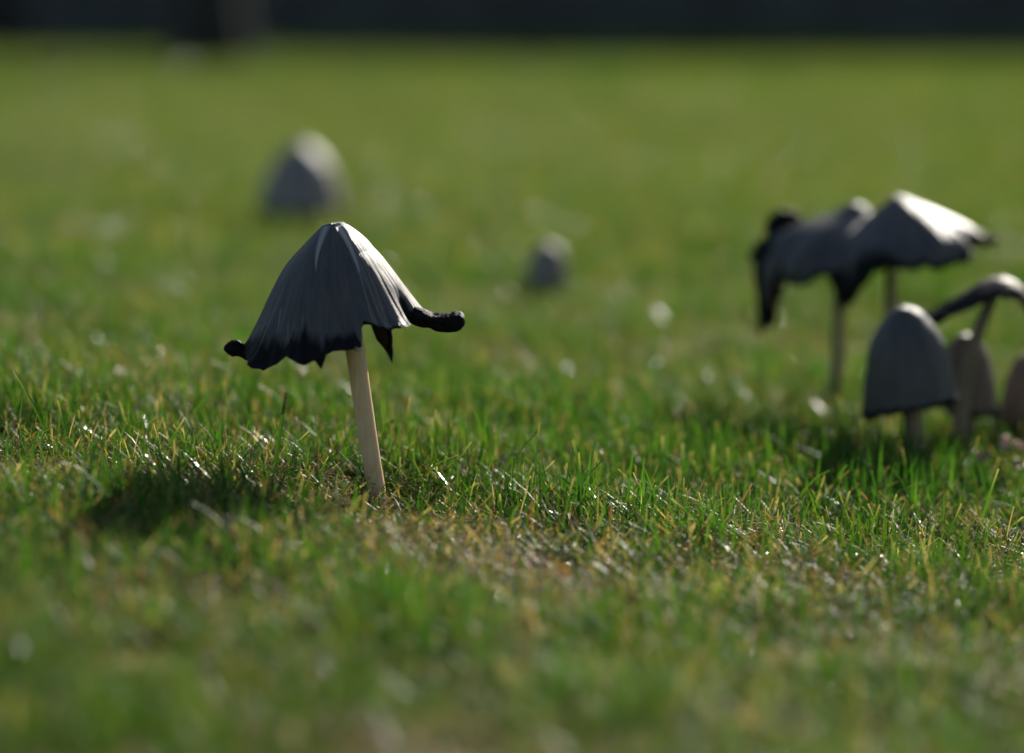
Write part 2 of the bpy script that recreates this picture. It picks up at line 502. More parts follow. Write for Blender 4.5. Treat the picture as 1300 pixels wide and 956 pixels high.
    fi = np.stack([id_i[:-1], id_i[:-1][:, nx], id_i[1:][:, nx], id_i[1:]], -1).reshape(-1, 4)
    fr = np.stack([id_o[-1], id_o[-1][nx], id_i[-1][nx], id_i[-1]], -1)[..., ::-1].reshape(-1, 4)
    Fq = np.concatenate([fo, fi, fr])
    at = {'ink': np.concatenate([ink.ravel(), np.ones(n * m)]), 'split': np.concatenate([split.ravel(), np.zeros(n * m)]),
          'fib': np.concatenate([fib.reshape(-1, 3)] * 2)}
    # gills: a pleated skirt inside
    ng = 80
    ga = np.linspace(0, 2 * math.pi, ng * 2, endpoint=False)
    gi = (ga / (2 * math.pi) * n).astype(int) % n
    gm = np.linspace(0.22, 0.93, 12)
    gv = []
    for q in gm:
        j = min(int(q ** (1 / 0.9) * (m - 1)), m - 1)
        for c in range(ng * 2):
            rr = (r_o - thick)[j, gi[c]] - 0.8
            rr *= 1.0 if c % 2 == 0 else 0.62 + 0.3 * q
            gv.append((max(rr, 1) * math.cos(ga[c]) + lean * s_o[j, gi[c]], -max(rr, 1) * math.sin(ga[c]), -s_o[j, gi[c]] - thick[j, gi[c]] * 0.5))
    gv = np.array(gv) * k
    ig = np.arange(12 * ng * 2).reshape(12, ng * 2); gx = np.roll(np.arange(ng * 2), -1)
    gf = np.stack([ig[:-1], ig[:-1][:, gx], ig[1:][:, gx], ig[1:]], -1).reshape(-1, 4)
    return V, Fq, at, gv, gf

def submesh(V, Fq, at, mask):
    F2 = Fq[mask]
    u, inv = np.unique(F2, return_inverse=True)
    return V[u], inv.reshape(F2.shape), {q: a[u] for q, a in at.items()}

def build_mushroom(base_px, label, stem_path, stem_r, cap_px, cap_tilt, cap_mat_, stem_m, k=None, depth=None, cap_lean=0, group=None, gills=True, flaps=(), lumps=(), **kw):
    """base_px: where the stem meets the ground. stem_path / cap_px: photo pixels in the mushroom's own plane, turned to metres there."""
    P, dpt = on_ground(*base_px)
    k = dpt / F_PX
    e = bpy.data.objects.new('ink_cap_mushroom', None); C.objects.link(e)
    e.location = P
    tag(e, label, 'mushroom', group)
    bx, by = base_px
    def loc(px, py, y=0.0):
        return np.array([(px - bx) * k, y * k, (by - py) * k])
    pts = [loc(*q) for q in stem_path]
    pp = np.array(pts); rr = np.array(stem_r, float) * k
    u = np.linspace(0, len(pp) - 1, 40); ui = np.arange(len(pp))
    def cr(arr):
        i = np.clip(u.astype(int), 0, len(pp) - 2); f = (u - i)
        tg = np.gradient(arr, axis=0)
        h00 = 2*f**3-3*f**2+1; h10 = f**3-2*f**2+f; h01 = -2*f**3+3*f**2; h11 = f**3-f**2
        if arr.ndim == 2:
            h00, h10, h01, h11 = [q[:, None] for q in (h00, h10, h01, h11)]
        return h00*arr[i] + h10*tg[i] + h01*arr[i+1] + h11*tg[i+1]
    v, f = tube(cr(pp), cr(rr), 28, 0.012, kw.get('seed', 1))
    mesh_obj('stem', v, f, stem_m, e)
    V, Fq, at, gv, gf = cap_surface(k, **kw)
    rot = np.array(Matrix.Rotation(R(cap_tilt), 3, 'Y') @ Matrix.Rotation(R(cap_lean), 3, 'X'))
    a0 = loc(*cap_px)
    V = V @ rot.T + a0
    inkf = at['ink'][Fq].mean(1) > 0.56
    Vc, Fc, Ac = submesh(V, Fq, at, ~inkf)
    cap = mesh_obj('cap', Vc, Fc, cap_mat_, e, Ac)
    Vr, Fr, Ar = submesh(V, Fq, at, inkf)
    rim = mesh_obj('inky_rim', Vr, Fr, cap_mat_, e, Ar)
    rim['label'] = 'black dissolving rim of the cap'
    if gills:
        mesh_obj('gills', gv @ rot.T + a0, gf, M_GILL, e)
    for nm, path, rads, seed in flaps:
        rgf = np.random.default_rng(seed)
        q = np.array([loc(*w) for w in path]); u2 = np.linspace(0, 1, len(q)); uu = np.linspace(0, 1, 26)
        # rounded interpolation
        qs = np.stack([np.interp(uu, u2, q[:, c]) for c in range(3)], -1)
        for _ in range(3):
            qs[1:-1] = (qs[:-2] + 2 * qs[1:-1] + qs[2:]) / 4
        rs = np.interp(uu, u2, rads) * k
        v, f = tube(qs, rs, 22, 0.05, seed)
        ce = qs[np.clip(((np.arange(len(v)) // 22)), 0, 25)]
        dv = v - ce
        dv[:, 1] *= 1.25
        dv *= (1 + 0.05 * np.sin(v[:, [0]] * 900 + v[:, [2]] * 700) + (0.02 + 0.07 * np.clip((np.arange(len(v)) // 22 - 16) / 8, 0, 1))[:, None] * rgf.normal(size=(len(v), 1)))
        kk = (np.arange(len(v)) % 22) / 22 * 2 * math.pi; ii = np.arange(len(v)) // 22
        dv *= (1 + 0.09 * np.sin(5 * kk + seed + 0.12 * ii) + 0.05 * np.sin(9 * kk - 0.2 * ii))[:, None]     # lengthwise wrinkles
        mesh_obj(nm, ce + dv, f, M_INK, e)
    for (px, py, y, r) in lumps:
        rgl = np.random.default_rng(int(px))
        c = loc(px, py, y)
        ph = np.linspace(0.15, math.pi - 0.15, 7); th_ = np.linspace(0, 2 * math.pi, 10, endpoint=False)
        vv = np.array([(math.sin(a) * math.cos(b), math.sin(a) * math.sin(b), math.cos(a)) for a in ph for b in th_])
        vv = vv * (r * k) * (1 + 0.22 * rgl.normal(size=(70, 1))) * np.array([1.2, 1, 0.8]) + c
        fl = [[i * 10 + j, i * 10 + (j + 1) % 10, (i + 1) * 10 + (j + 1) % 10, (i + 1) * 10 + j] for i in range(6) for j in range(10)] + [list(range(10))[::-1], list(range(60, 70))]
        mesh_obj('torn_flesh', vv, fl, M_FLESH, e)
    return e, k

G_CL = 'clump of ink caps in the grass'
# 1: the single ink cap in focus
build_mushroom((481, 640), 'ink cap with bell cap curling black at the rim, alone on a pale bare stem',
    stem_path=[(484, 668), (481, 640), (471.5, 580), (460, 500), (452, 440), (442, 380), (432, 320)],
    stem_r=[11.5, 11.2, 11.6, 12.2, 12.2, 11, 8], cap_px=(425, 282), cap_tilt=-9.5, cap_mat_=M_CAP, stem_m=M_STEM,
    prof=[(0, 0), (0.8, 10), (3, 15), (8, 22), (14, 29), (28, 44), (48, 61.5), (70, 76), (106, 97), (137, 116), (170, 133)],
    S=[(0, 138), (18, 134), (30, 128), (40, 139), (47, 139), (61, 137), (72, 124), (76, 120), (79, 128), (81.5, 150), (87.5, 151), (97, 149), (101, 152), (104, 166), (107.5, 156), (114, 159), (120, 152), (125, 147), (131, 157), (137, 163), (143, 159), (149, 151), (158, 144), (170, 141), (180, 139), (220, 142), (260, 148), (279, 150), (281.5, 186), (284.5, 206), (287, 188), (292, 152), (330, 142)],
    W=[(0, 7), (20, 8), (35, 10), (47, 4), (65, 3), (76, 2), (81, 3), (84, 20), (88, 22), (97, 16), (103, 26), (110, 28), (116, 38), (122, 26), (127, 20), (136, 34), (146, 36), (156, 26), (165, 18), (180, 12), (270, 22), (300, 22), (330, 10)],
    pleats=[(27, 84, 20, 8.5, 1.0), (56, 75, 4.5, 3, 0), (66, 60, 4, 2.2, 0), (128, 95, 5, 4, 0), (140, 85, 4, 3.5, 0), (112, 110, 4, 4, 0), (78, 112, 6, 3, 0)],
    splits=[(122, 112, 2, 52, 6.0, 0.3), (60, 66, 2, 62, 5.0, 1.3), (66, 72, 62, 150, 1.2, 0.5), (150, 146, 30, 95, 1.0, 0.3), (141, 137, 90, 130, 1.4, 0.5),
            (131, 126, 105, 140, 1.2, 0.4), (58, 62, 40, 125, 0.9, 0.5), (50, 52, 60, 125, 0.9, 0.5), (120, 114, 100, 138, 0.9, 0.4), (170, 160, 20, 80, 0.8, 0.3), (156, 150, 60, 120, 0.8, 0.3)],
    ecc=0.165, curl=6.0, n=720, m=200, seed=5, rag=0.55, ridge=0.021, th=4.5,
    flaps=[('curled_flap', [(523, 396, -22), (536, 400, -18), (548, 403.5, -14), (560, 407, -14), (572, 407.5, -14), (580, 405.5, -14), (586, 404.5, -14), (590, 405, -14), (591.5, 405, -14)], [10, 11.5, 10.5, 11, 12, 12.5, 11, 6.5, 1], 4),
           ('curled_flap', [(318, 446, -10), (311, 443, -12), (304, 439, -14), (297, 438.5, -14), (291.5, 440, -14), (288.5, 441, -14)], [9, 8, 10, 9.5, 6, 1.5], 9)],
    lumps=[(462, 428, -116, 3.0)])

# 2: pale bell far back on the left
build_mushroom((388, 300), 'pale grey conical ink cap alone far back on the lawn, near the bokeh glints',
    stem_path=[(389, 312), (388, 300), (386, 270), (385, 210)], stem_r=[8, 8, 7.5, 6], cap_px=(383, 179), cap_tilt=0, cap_mat_=M_CAP_PALE, stem_m=M_STEM,
    prof=[(0, 0), (2, 7), (8, 17), (25, 33), (52, 46), (85, 55), (100, 58)], S=[(0, 88), (90, 92), (180, 88), (270, 88)], W=[(0, 5), (180, 5)],
    n=180, m=60, seed=8, rag=2, curl=2, ecc=0.0)
# 3: the little one
build_mushroom((696, 388), 'small button ink cap sitting low in the grass behind the stemmed one',
    stem_path=[(696, 396), (696, 388), (696, 360), (696, 325)], stem_r=[8, 8, 7, 6], cap_px=(697, 307), cap_tilt=3, cap_mat_=M_CAP_PALE, stem_m=M_STEM,
    prof=[(0, 0), (2.5, 8), (9, 16), (22, 22), (40, 25), (60, 26)], S=[(0, 56), (90, 58), (180, 56), (270, 56)], W=[(0, 3), (180, 3)],
    n=140, m=50, seed=9, rag=1.2, curl=-1)

# 4: clump on the right
build_mushroom((1061, 522), 'ragged ink cap with drooping black points at the back of the clump',
    stem_path=[(1061, 540), (1061, 522), (1062, 450), (1064, 380), (1072, 310)], stem_r=[7.5, 7.5, 7.5, 7.5, 6], cap_px=(1085, 256), cap_tilt=8, cap_mat_=M_CAP, stem_m=M_STEM_BROWN,
    prof=[(0, 0), (2, 8), (9, 18), (20, 34), (33, 58), (50, 82), (85, 106), (130, 104), (172, 96)],
    S=[(0, 45), (45, 55), (85, 80), (111, 92), (124, 110), (140, 110), (150, 116), (156, 146), (160, 190), (163, 186), (167, 124), (174, 84), (190, 60), (215, 46), (250, 45), (300, 45)],
    W=[(0, 10), (100, 8), (140, 12), (155, 30), (165, 45), (178, 16), (190, 14), (210, 16), (240, 14), (300, 12)], pleats=[(150, 40, 10, 9, 0), (120, 40, 8, 7, 0), (95, 50, 8, 8, 0)],
    n=300, m=80, seed=12, rag=4, curl=9, ridge=0.05, ecc=0.06, group=G_CL,
    flaps=[('curled_flap', [(1016, 298, 40), (1005, 285, 44), (994, 281, 44), (984, 292, 40), (978, 305, 34)], [10, 14, 14.5, 12, 6], 3),
           ('curled_flap', [(980, 338, 10), (970, 331, 8), (959, 325, 8), (950, 324, 8)], [9, 9, 9, 5], 6)])
build_mushroom((1140, 534), 'broad grey ink cap spreading highest over the clump, its right rim drawn out black',
    stem_path=[(1142, 552), (1140, 534), (1134, 470), (1128, 390), (1130, 300)], stem_r=[8.5, 8.5, 8, 8, 6], cap_px=(1134, 247), cap_tilt=-8, cap_mat_=M_CAP, stem_m=M_STEM_BROWN,
    prof=[(0, 0), (2, 7), (8, 17), (16, 31), (37, 62), (63, 93), (90, 104), (130, 106)],
    S=[(0, 68), (20, 74), (40, 84), (60, 92), (90, 90), (117, 84), (132, 104), (145, 128), (155, 132), (166, 105), (180, 80), (240, 75), (300, 70)],
    W=[(0, 12), (40, 9), (90, 11), (110, 20), (125, 30), (145, 44), (165, 44), (190, 22), (300, 10)], pleats=[(30, 22, 22, 11, 0.7), (62, 55, 8, 7, 0), (110, 55, 7, 8, 0)],
    n=320, m=90, seed=15, rag=3.5, curl=8, ridge=0.045, ecc=-0.05, group=G_CL,
    flaps=[('curled_flap', [(1224, 301, 10), (1236, 304, 8), (1248, 305, 6), (1258, 304, 6), (1264, 304, 6)], [8, 9, 8, 6, 2], 8)])
build_mushroom((1158, 598), 'smooth closed bell shaped ink cap at the front of the clump',
    stem_path=[(1159, 614), (1158, 598), (1157, 540), (1153, 480), (1148, 420)], stem_r=[13, 13, 12.5, 11, 9], cap_px=(1144, 386), cap_tilt=-5, cap_mat_=M_CAP, stem_m=M_STEM_BROWN,
    prof=[(0, 0), (2.5, 10), (8, 19), (20, 30), (45, 45), (80, 54), (115, 59), (145, 61)], S=[(0, 128), (45, 124), (90, 126), (135, 134), (165, 142), (180, 140), (225, 130), (290, 146), (320, 142)],
    W=[(0, 7), (90, 5), (150, 10), (200, 12), (300, 16)], n=260, m=80, seed=18, rag=2, curl=2, ridge=0.024, group=G_CL)
build_mushroom((1216, 590), 'withered ink cap reduced to a dark arched strip on a bent brown stem',
    stem_path=[(1214, 608), (1216, 590), (1219, 530), (1228, 460), (1244, 405), (1262, 362)], stem_r=[10.5, 10.5, 10, 9, 8, 6], cap_px=(1268, 349), cap_tilt=6, cap_mat_=M_CAP_BROWN, stem_m=M_STEM_BROWN,
    prof=[(0, 0), (3, 12), (9, 24), (22, 38), (45, 62), (70, 92), (90, 108)],
    S=[(0, 84), (12, 82), (25, 54), (45, 30), (70, 25), (110, 27), (135, 40), (152, 60), (165, 78), (180, 82), (195, 76), (208, 52), (230, 28), (300, 16), (330, 22), (345, 66)],
    W=[(0, 60), (25, 40), (45, 10), (90, 8), (135, 18), (165, 60), (195, 60), (230, 14), (300, 8), (340, 40)], n=260, m=60, seed=21, rag=2.5, curl=4, ridge=0.05, ecc=0.12, th=13, gills=False, group=G_CL)
build_mushroom((1229, 582), 'brown egg shaped young ink cap behind the bent stem of the withered one',
    stem_path=[(1229, 596), (1229, 582), (1228, 540), (1226, 470)], stem_r=[10, 10, 9.5, 8], cap_px=(1222, 421), cap_tilt=-6, cap_mat_=M_CAP_BROWN, stem_m=M_STEM_BROWN,
    prof=[(0, 0), (2.5, 9), (9, 18), (22, 25), (50, 30), (85, 32), (115, 31)], S=[(0, 108), (90, 106), (180, 100), (270, 106)], W=[(0, 6), (180, 6)],
    n=160, m=60, seed=25, rag=3, curl=2, ridge=0.035, group=G_CL)
build_mushroom((1310, 566), 'reddish brown ink cap at the outer end of the clump beyond the withered one',
    stem_path=[(1311, 582), (1310, 566), (1309, 530), (1308, 480)], stem_r=[9, 9, 9, 7], cap_px=(1307, 446), cap_tilt=2, cap_mat_=M_CAP_BROWN, stem_m=M_STEM_BROWN,
    prof=[(0, 0), (2.5, 9), (9, 17), (25, 26), (55, 34), (90, 38), (115, 38)], S=[(0, 96), (90, 98), (180, 94), (270, 96)], W=[(0, 6), (180, 6)],
    n=160, m=60, seed=28, rag=3, curl=2, ridge=0.035, group=G_CL)

# ------------------------------------------------------------------ grass
GREENS = np.array([(0.046, 0.122, 0.014), (0.038, 0.104, 0.012), (0.056, 0.140, 0.016), (0.068, 0.150, 0.018), (0.032, 0.090, 0.015), (0.088, 0.158, 0.022)])
STRAW = np.array([(0.40, 0.29, 0.15), (0.34, 0.21, 0.11), (0.50, 0.39, 0.23), (0.25, 0.12, 0.06)])

def blade(rg, L, w, lean, bend, az, x0, y0, col, tipcol, blunt, rows=5, fold=0.25, twist=0.0, z0=-0.003):
    q = np.linspace(0, 1, rows)
    ang = lean + bend * q ** 1.3
    dl = L / (rows - 1)
    h = np.concatenate([[0], np.cumsum(np.sin((ang[:-1] + ang[1:]) / 2) * dl)])
    z = np.concatenate([[0], np.cumsum(np.cos((ang[:-1] + ang[1:]) / 2) * dl)]) + z0
    ww = w * (0.75 + 0.45 * q - 0.35 * q * q) * np.where(q > 0.6, 1 - (q - 0.6) / 0.4 * (0.35 if blunt else 0.96), 1)
    tw = az + math.pi / 2 + twist * q
    d = np.array([math.cos(az), math.sin(az)])
    cx_ = x0 + d[0] * h; cy_ = y0 + d[1] * h
    sx, sy = np.cos(tw) * ww / 2, np.sin(tw) * ww / 2
    nx_, nz_ = -np.cos(ang), np.sin(ang)
    f = fold * ww
    l = np.stack([cx_ - sx, cy_ - sy, z], -1)
    c = np.stack([cx_ - d[0] * nx_ * -f, cy_ - d[1] * nx_ * -f, z - nz_ * f], -1)
    r = np.stack([cx_ + sx, cy_ + sy, z], -1)
    V = np.stack([l, c, r], 1).reshape(-1, 3)
    col = np.asarray(col); tipcol = np.asarray(tipcol)
    m = (np.clip((q - 0.82) / 0.15, 0, 1))[:, None]
    cc = col * (0.92 + 0.16 * q[:, None]) * (1 - m) + tipcol * m
    b = np.clip(1 - q / 0.16, 0, 1)[:, None] * 0.6
    cc = cc * (1 - b) + np.array([0.20, 0.19, 0.09]) * b
    return V, np.repeat(cc, 3, 0)

def patch_mesh(name, seed, n, radius, Lr, wr, p_straw, p_flat, rows=5, mat=None, p_blunt=0.4, thatch=0, lean_mu=0.25, gloss=0.045):
    rg = np.random.default_rng(seed)
    VV, CC, FF, GG = [], [], [], []
    off = 0
    ntuft = max(3, n // 7)
    tc = rg.uniform(-1, 1, (ntuft, 2)) * radius
    def add(V, c, g=0.0):
        nonlocal off
        rows_ = len(V) // 3
        for i in range(rows_ - 1):
            a = off + i * 3
            FF.append((a, a + 1, a + 4, a + 3)); FF.append((a + 1, a + 2, a + 5, a + 4))
        VV.append(V); CC.append(c); GG.append(np.full(len(V), g, np.float32)); off += len(V)
    for i in range(n):
        c = tc[rg.integers(ntuft)] + rg.normal(0, radius * 0.13, 2)
        st = rg.random() < p_straw
        flat = rg.random() < p_flat
        L = rg.uniform(*Lr) * (0.8 if flat else 1) * (rg.uniform(0.55, 1) if rg.random() < 0.4 else 1)
        w = rg.uniform(*wr)
        lean = abs(rg.normal(lean_mu, 0.22)) if not flat else rg.uniform(0.9, 1.45)
        bend = rg.normal(0.45, 0.6) if not flat else rg.normal(0.1, 0.75)
        g = 1.0 if rg.random() < gloss else 0.0
        if g: w = w * 1.4 + 0.0006
        lean = min(lean, 1.5)
        if lean + bend > 1.95: bend = 1.95 - lean
        if st:
            col = STRAW[rg.integers(4)] * rg.uniform(0.7, 1.15)
        else:
            col = GREENS[rg.integers(6)] * rg.uniform(0.8, 1.25)
        blunt = rg.random() < p_blunt
        tip = STRAW[rg.integers(3)] if blunt and rg.random() < 0.4 else col
        V, cc = blade(rg, L, w, lean, bend, rg.uniform(0, 6.283), c[0], c[1], col, tip, blunt, rows, rg.uniform(0.1, 0.35), rg.normal(0, 1.1), z0=-0.003 if not flat else rg.uniform(0, 0.008))
        add(V, cc, g)
    for i in range(thatch):
        c = rg.uniform(-1, 1, 2) * radius
        L = rg.uniform(0.005, 0.018) * (radius / 0.025) ** 0.5
        col = (STRAW[rg.integers(4)] if rg.random() < 0.75 else GREENS[rg.integers(6)]) * rg.uniform(0.6, 1.35)
        V, cc = blade(rg, L, rg.uniform(0.0005, 0.0014), rg.uniform(0.9, 1.6), rg.normal(0, 0.5), rg.uniform(0, 6.283), c[0], c[1], col, col, True, 4, 0.1, rg.normal(0, 1.2), z0=rg.uniform(0.0, 0.007))
        add(V, cc)
    me = bpy.data.meshes.new(name)
    me.from_pydata(np.concatenate(VV).tolist(), [], FF)
    me.attributes.new('bcol', 'FLOAT_VECTOR', 'POINT').data.foreach_set('vector', np.concatenate(CC).astype(np.float32).ravel())
    me.attributes.new('gloss', 'FLOAT', 'POINT').data.foreach_set('value', np.concatenate(GG))
    me.materials.append(mat or M_GRASS)
    me.polygons.foreach_set('use_smooth', [True] * len(me.polygons))
    me.update()
    return me

def scatter(name, label, meshes, pts, rotz, scl, tilt, index):
    """One grass object: a point per tuft, tuft meshes laid on them with geometry nodes."""
    col = bpy.data.collections.new(name + '_tufts')
    for i, me in enumerate(meshes):
        o = bpy.data.objects.new('%s_tuft_%02d' % (name, i), me)
        col.objects.link(o)
    me = bpy.data.meshes.new(name)
    me.from_pydata(pts.tolist(), [], [])
    rot = np.stack([tilt[:, 0], tilt[:, 1], rotz], -1).astype(np.float32)
    me.attributes.new('rot', 'FLOAT_VECTOR', 'POINT').data.foreach_set('vector', rot.ravel())
    me.attributes.new('scl', 'FLOAT', 'POINT').data.foreach_set('value', scl.astype(np.float32))
    me.attributes.new('pick', 'INT', 'POINT').data.foreach_set('value', index.astype(np.int32))
    o = bpy.data.objects.new(name, me)
    C.objects.link(o)
    ng = bpy.data.node_groups.new(name + '_nodes', 'GeometryNodeTree')
    ng.interface.new_socket('Geometry', in_out='INPUT', socket_type='NodeSocketGeometry')
    ng.interface.new_socket('Geometry', in_out='OUTPUT', socket_type='NodeSocketGeometry')
    N = ng.nodes
    gi, go = N.new('NodeGroupInput'), N.new('NodeGroupOutput')
    ci = N.new('GeometryNodeCollectionInfo'); ci.inputs['Collection'].default_value = col
    ci.inputs['Separate Children'].default_value = True; ci.inputs['Reset Children'].default_value = True
    iop = N.new('GeometryNodeInstanceOnPoints'); iop.inputs['Pick Instance'].default_value = True
    def attr(nm, ty):
        a = N.new('GeometryNodeInputNamedAttribute'); a.data_type = ty; a.inputs['Name'].default_value = nm
        return a.outputs['Attribute']
    e2r = N.new('FunctionNodeEulerToRotation')
    L = ng.links
    L.new(gi.outputs[0], iop.inputs['Points'])
    L.new(ci.outputs[0], iop.inputs['Instance'])
    L.new(attr('pick', 'INT'), iop.inputs['Instance Index'])
    L.new(attr('rot', 'FLOAT_VECTOR'), e2r.inputs[0])
    L.new(e2r.outputs[0], iop.inputs['Rotation'])
    L.new(attr('scl', 'FLOAT'), iop.inputs['Scale'])
    L.new(iop.outputs[0], go.inputs[0])
    md = o.modifiers.new('tufts', 'NODES'); md.node_group = ng
    o['kind'] = 'stuff'
    o['label'] = label
    o['category'] = 'grass'
    return o

def wedge(y0, y1, margin, step, rg):
    xs_ = []
    ny = int((y1 - y0) / step)
    P = []
    for j in range(ny):
        y = y0 + (j + 0.5) * step
        hw = 0.185 * y + margin
        nx2 = int(2 * hw / step)
        for i in range(nx2):
            P.append((-hw + (i + 0.5) * step, y))
    P = np.array(P) + rg.uniform(-0.75, 0.75, (len(P), 2)) * step
    return P

def vnoise(x, y, sc, seed):
    return (np.sin(x * sc + seed) * np.sin(y * sc * 1.13 + seed * 2.1) + 0.6 * np.sin(x * sc * 2.3 + y * sc * 1.1 + seed * 3) + 0.5 * np.sin(y * sc * 2.9 - x * sc * 1.7 + seed)) / 2.1

# near lawn
rg = np.random.default_rng(40)
near = []
for i in range(6): near.append(patch_mesh('grass_near', 100 + i, 104, 0.025, (0.009, 0.032), (0.00035, 0.00105), 0.10, 0.22, thatch=22, lean_mu=0.4))
for i in range(4): near.append(patch_mesh('grass_near', 120 + i, 60, 0.025, (0.006, 0.016), (0.0005, 0.0011), 0.34, 0.4, thatch=60, lean_mu=0.5))
for i in range(3): near.append(patch_mesh('grass_near', 140 + i, 78, 0.025, (0.014, 0.038), (0.0005, 0.0014), 0.06, 0.14, thatch=14, lean_mu=0.32))
P = wedge(0.5, 2.3, 0.50, 0.020, rg)
zz = ground_z(P[:, 0], P[:, 1])
bare = vnoise(P[:, 0], P[:, 1], 19, 1.7) + rg.normal(0, 0.35, len(P))
# trodden, mossy strip in front of the stem; ranker grass behind it and round the clump
bare += 0.9 * np.exp(-(((P[:, 0] + 0.03) / 0.12) ** 2 + ((P[:, 1] - 1.11) / 0.055) ** 2))
bare += 0.9 * np.exp(-(((P[:, 0] + 0.05) / 0.035) ** 2 + ((P[:, 1] - 1.19) / 0.04) ** 2))
bare += 0.5 * np.exp(-(((P[:, 0] - 0.12) / 0.15) ** 2 + ((P[:, 1] - 1.08) / 0.05) ** 2))
bare -= 0.9 * np.exp(-(((P[:, 0] - 0.10) / 0.17) ** 2 + ((P[:, 1] - 1.40) / 0.12) ** 2))
bare += 0.10 * smooth01((1.13 - P[:, 1]) / 0.1)
pick = np.where(bare > 0.48, rg.integers(6, 10, len(P)), np.where(bare < -0.62, rg.integers(10, 13, len(P)), rg.integers(0, 6, len(P))))
low = 1 - 0.62 * np.exp(-(((P[:, 0] + 0.052) / 0.030) ** 2 + ((P[:, 1] - 1.185) / 0.035) ** 2))   # trodden down round the stem
low *= 1 - 0.18 * smooth01((1.12 - P[:, 1]) / 0.1)
scatter('grass', 'green mown lawn grass with straw and moss round the mushrooms', near, np.stack([P[:, 0], P[:, 1], zz], -1), rg.uniform(0, 6.28, len(P)),
        rg.uniform(0.75, 1.15, len(P)) * low, rg.normal(0, 0.06, (len(P), 2)), pick)
# middle lawn
mid = [patch_mesh('grass_middle', 160 + i, 300, 0.06, (0.012, 0.030), (0.0007, 0.0018), 0.07, 0.2, rows=4, thatch=20, gloss=0.45) for i in range(5)]
P = wedge(2.2, 6.3, 2.0, 0.058, rg)
scatter('grass', 'green mown lawn grass behind the mushrooms', mid, np.stack([P[:, 0], P[:, 1], ground_z(P[:, 0], P[:, 1])], -1), rg.uniform(0, 6.28, len(P)),
        rg.uniform(0.8, 1.25, len(P)), rg.normal(0, 0.04, (len(P), 2)), rg.integers(0, 5, len(P)))
# far lawn
far = [patch_mesh('grass_far', 180 + i, 1100, 0.25, (0.014, 0.03), (0.0025, 0.005), 0.05, 0.2, rows=3, mat=M_GRASS_FAR, gloss=0.12) for i in range(4)]
P = wedge(6.1, 15.3, 6.0, 0.23, rg)
scatter('grass', 'green mown lawn grass stretching away to the hedge', far, np.stack([P[:, 0], P[:, 1], ground_z(P[:, 0], P[:, 1])], -1), rg.uniform(0, 6.28, len(P)),
        rg.uniform(0.8, 1.3, len(P)), rg.normal(0, 0.02, (len(P), 2)), rg.integers(0, 4, len(P)))

# ------------------------------------------------------------------ blades that stand out singly
def lone_blade(base, tip, w, label, bend=0.15, col=(0.05, 0.11, 0.016), tipc=None, blunt=True, yoff=0.0, group=None, name='grass_blade'):
    P0, d = on_ground(*base)
    k = d / F_PX
    dx = (tip[0] - base[0]) * k; dz = (base[1] - tip[1]) * k
    L = math.hypot(dx, dz) + 0.006
    az = 0.0 if dx >= 0 else math.pi
    lean = math.atan2(abs(dx), dz)
    V, cc = blade(rng, L, w * k, lean - bend * 0.45, bend, az, 0, 0, col, tipc if tipc is not None else (0.36, 0.30, 0.16), blunt, 10, 0.22, 0.0, z0=-0.005)
    # turn the flat side to the viewer
    V2 = V.reshape(-1, 3, 3)
    c = V2[:, 1:2]
    q = np.linspace(0, 1, len(V2))
    ww = np.linalg.norm(V2[:, 2] - V2[:, 0], axis=1)
    tg = np.gradient(c[:, 0], axis=0); tg /= np.linalg.norm(tg, axis=1)[:, None]
    sd_ = np.stack([tg[:, 2], np.full(len(tg), 0.55), -tg[:, 0]], -1); sd_ /= np.linalg.norm(sd_, axis=1)[:, None]
    V2[:, 0] = c[:, 0] - sd_ * ww[:, None] / 2 + np.array([0, 0.0004, 0]); V2[:, 2] = c[:, 0] + sd_ * ww[:, None] / 2 + np.array([0, 0.0004, 0])
    n_ = len(V2)
    F = []
    for i in range(n_ - 1):
        a = i * 3
        F += [(a, a + 1, a + 4, a + 3), (a + 1, a + 2, a + 5, a + 4)]
    o = mesh_obj(name, V2.reshape(-1, 3), F, M_GRASS, None, {'bcol': cc})
    o.location = P0
    tag(o, label, 'grass blade', group)
    return o
G_B = 'taller blades standing out of the lawn'
lone_blade((345, 622), (363, 500), 6.5, 'tallest straight dark green grass blade, left of the pale mushroom stem', 0.05)
lone_blade((440, 622), (424, 558), 4, 'thin dark grass blade leaning towards the pale mushroom stem', -0.1)
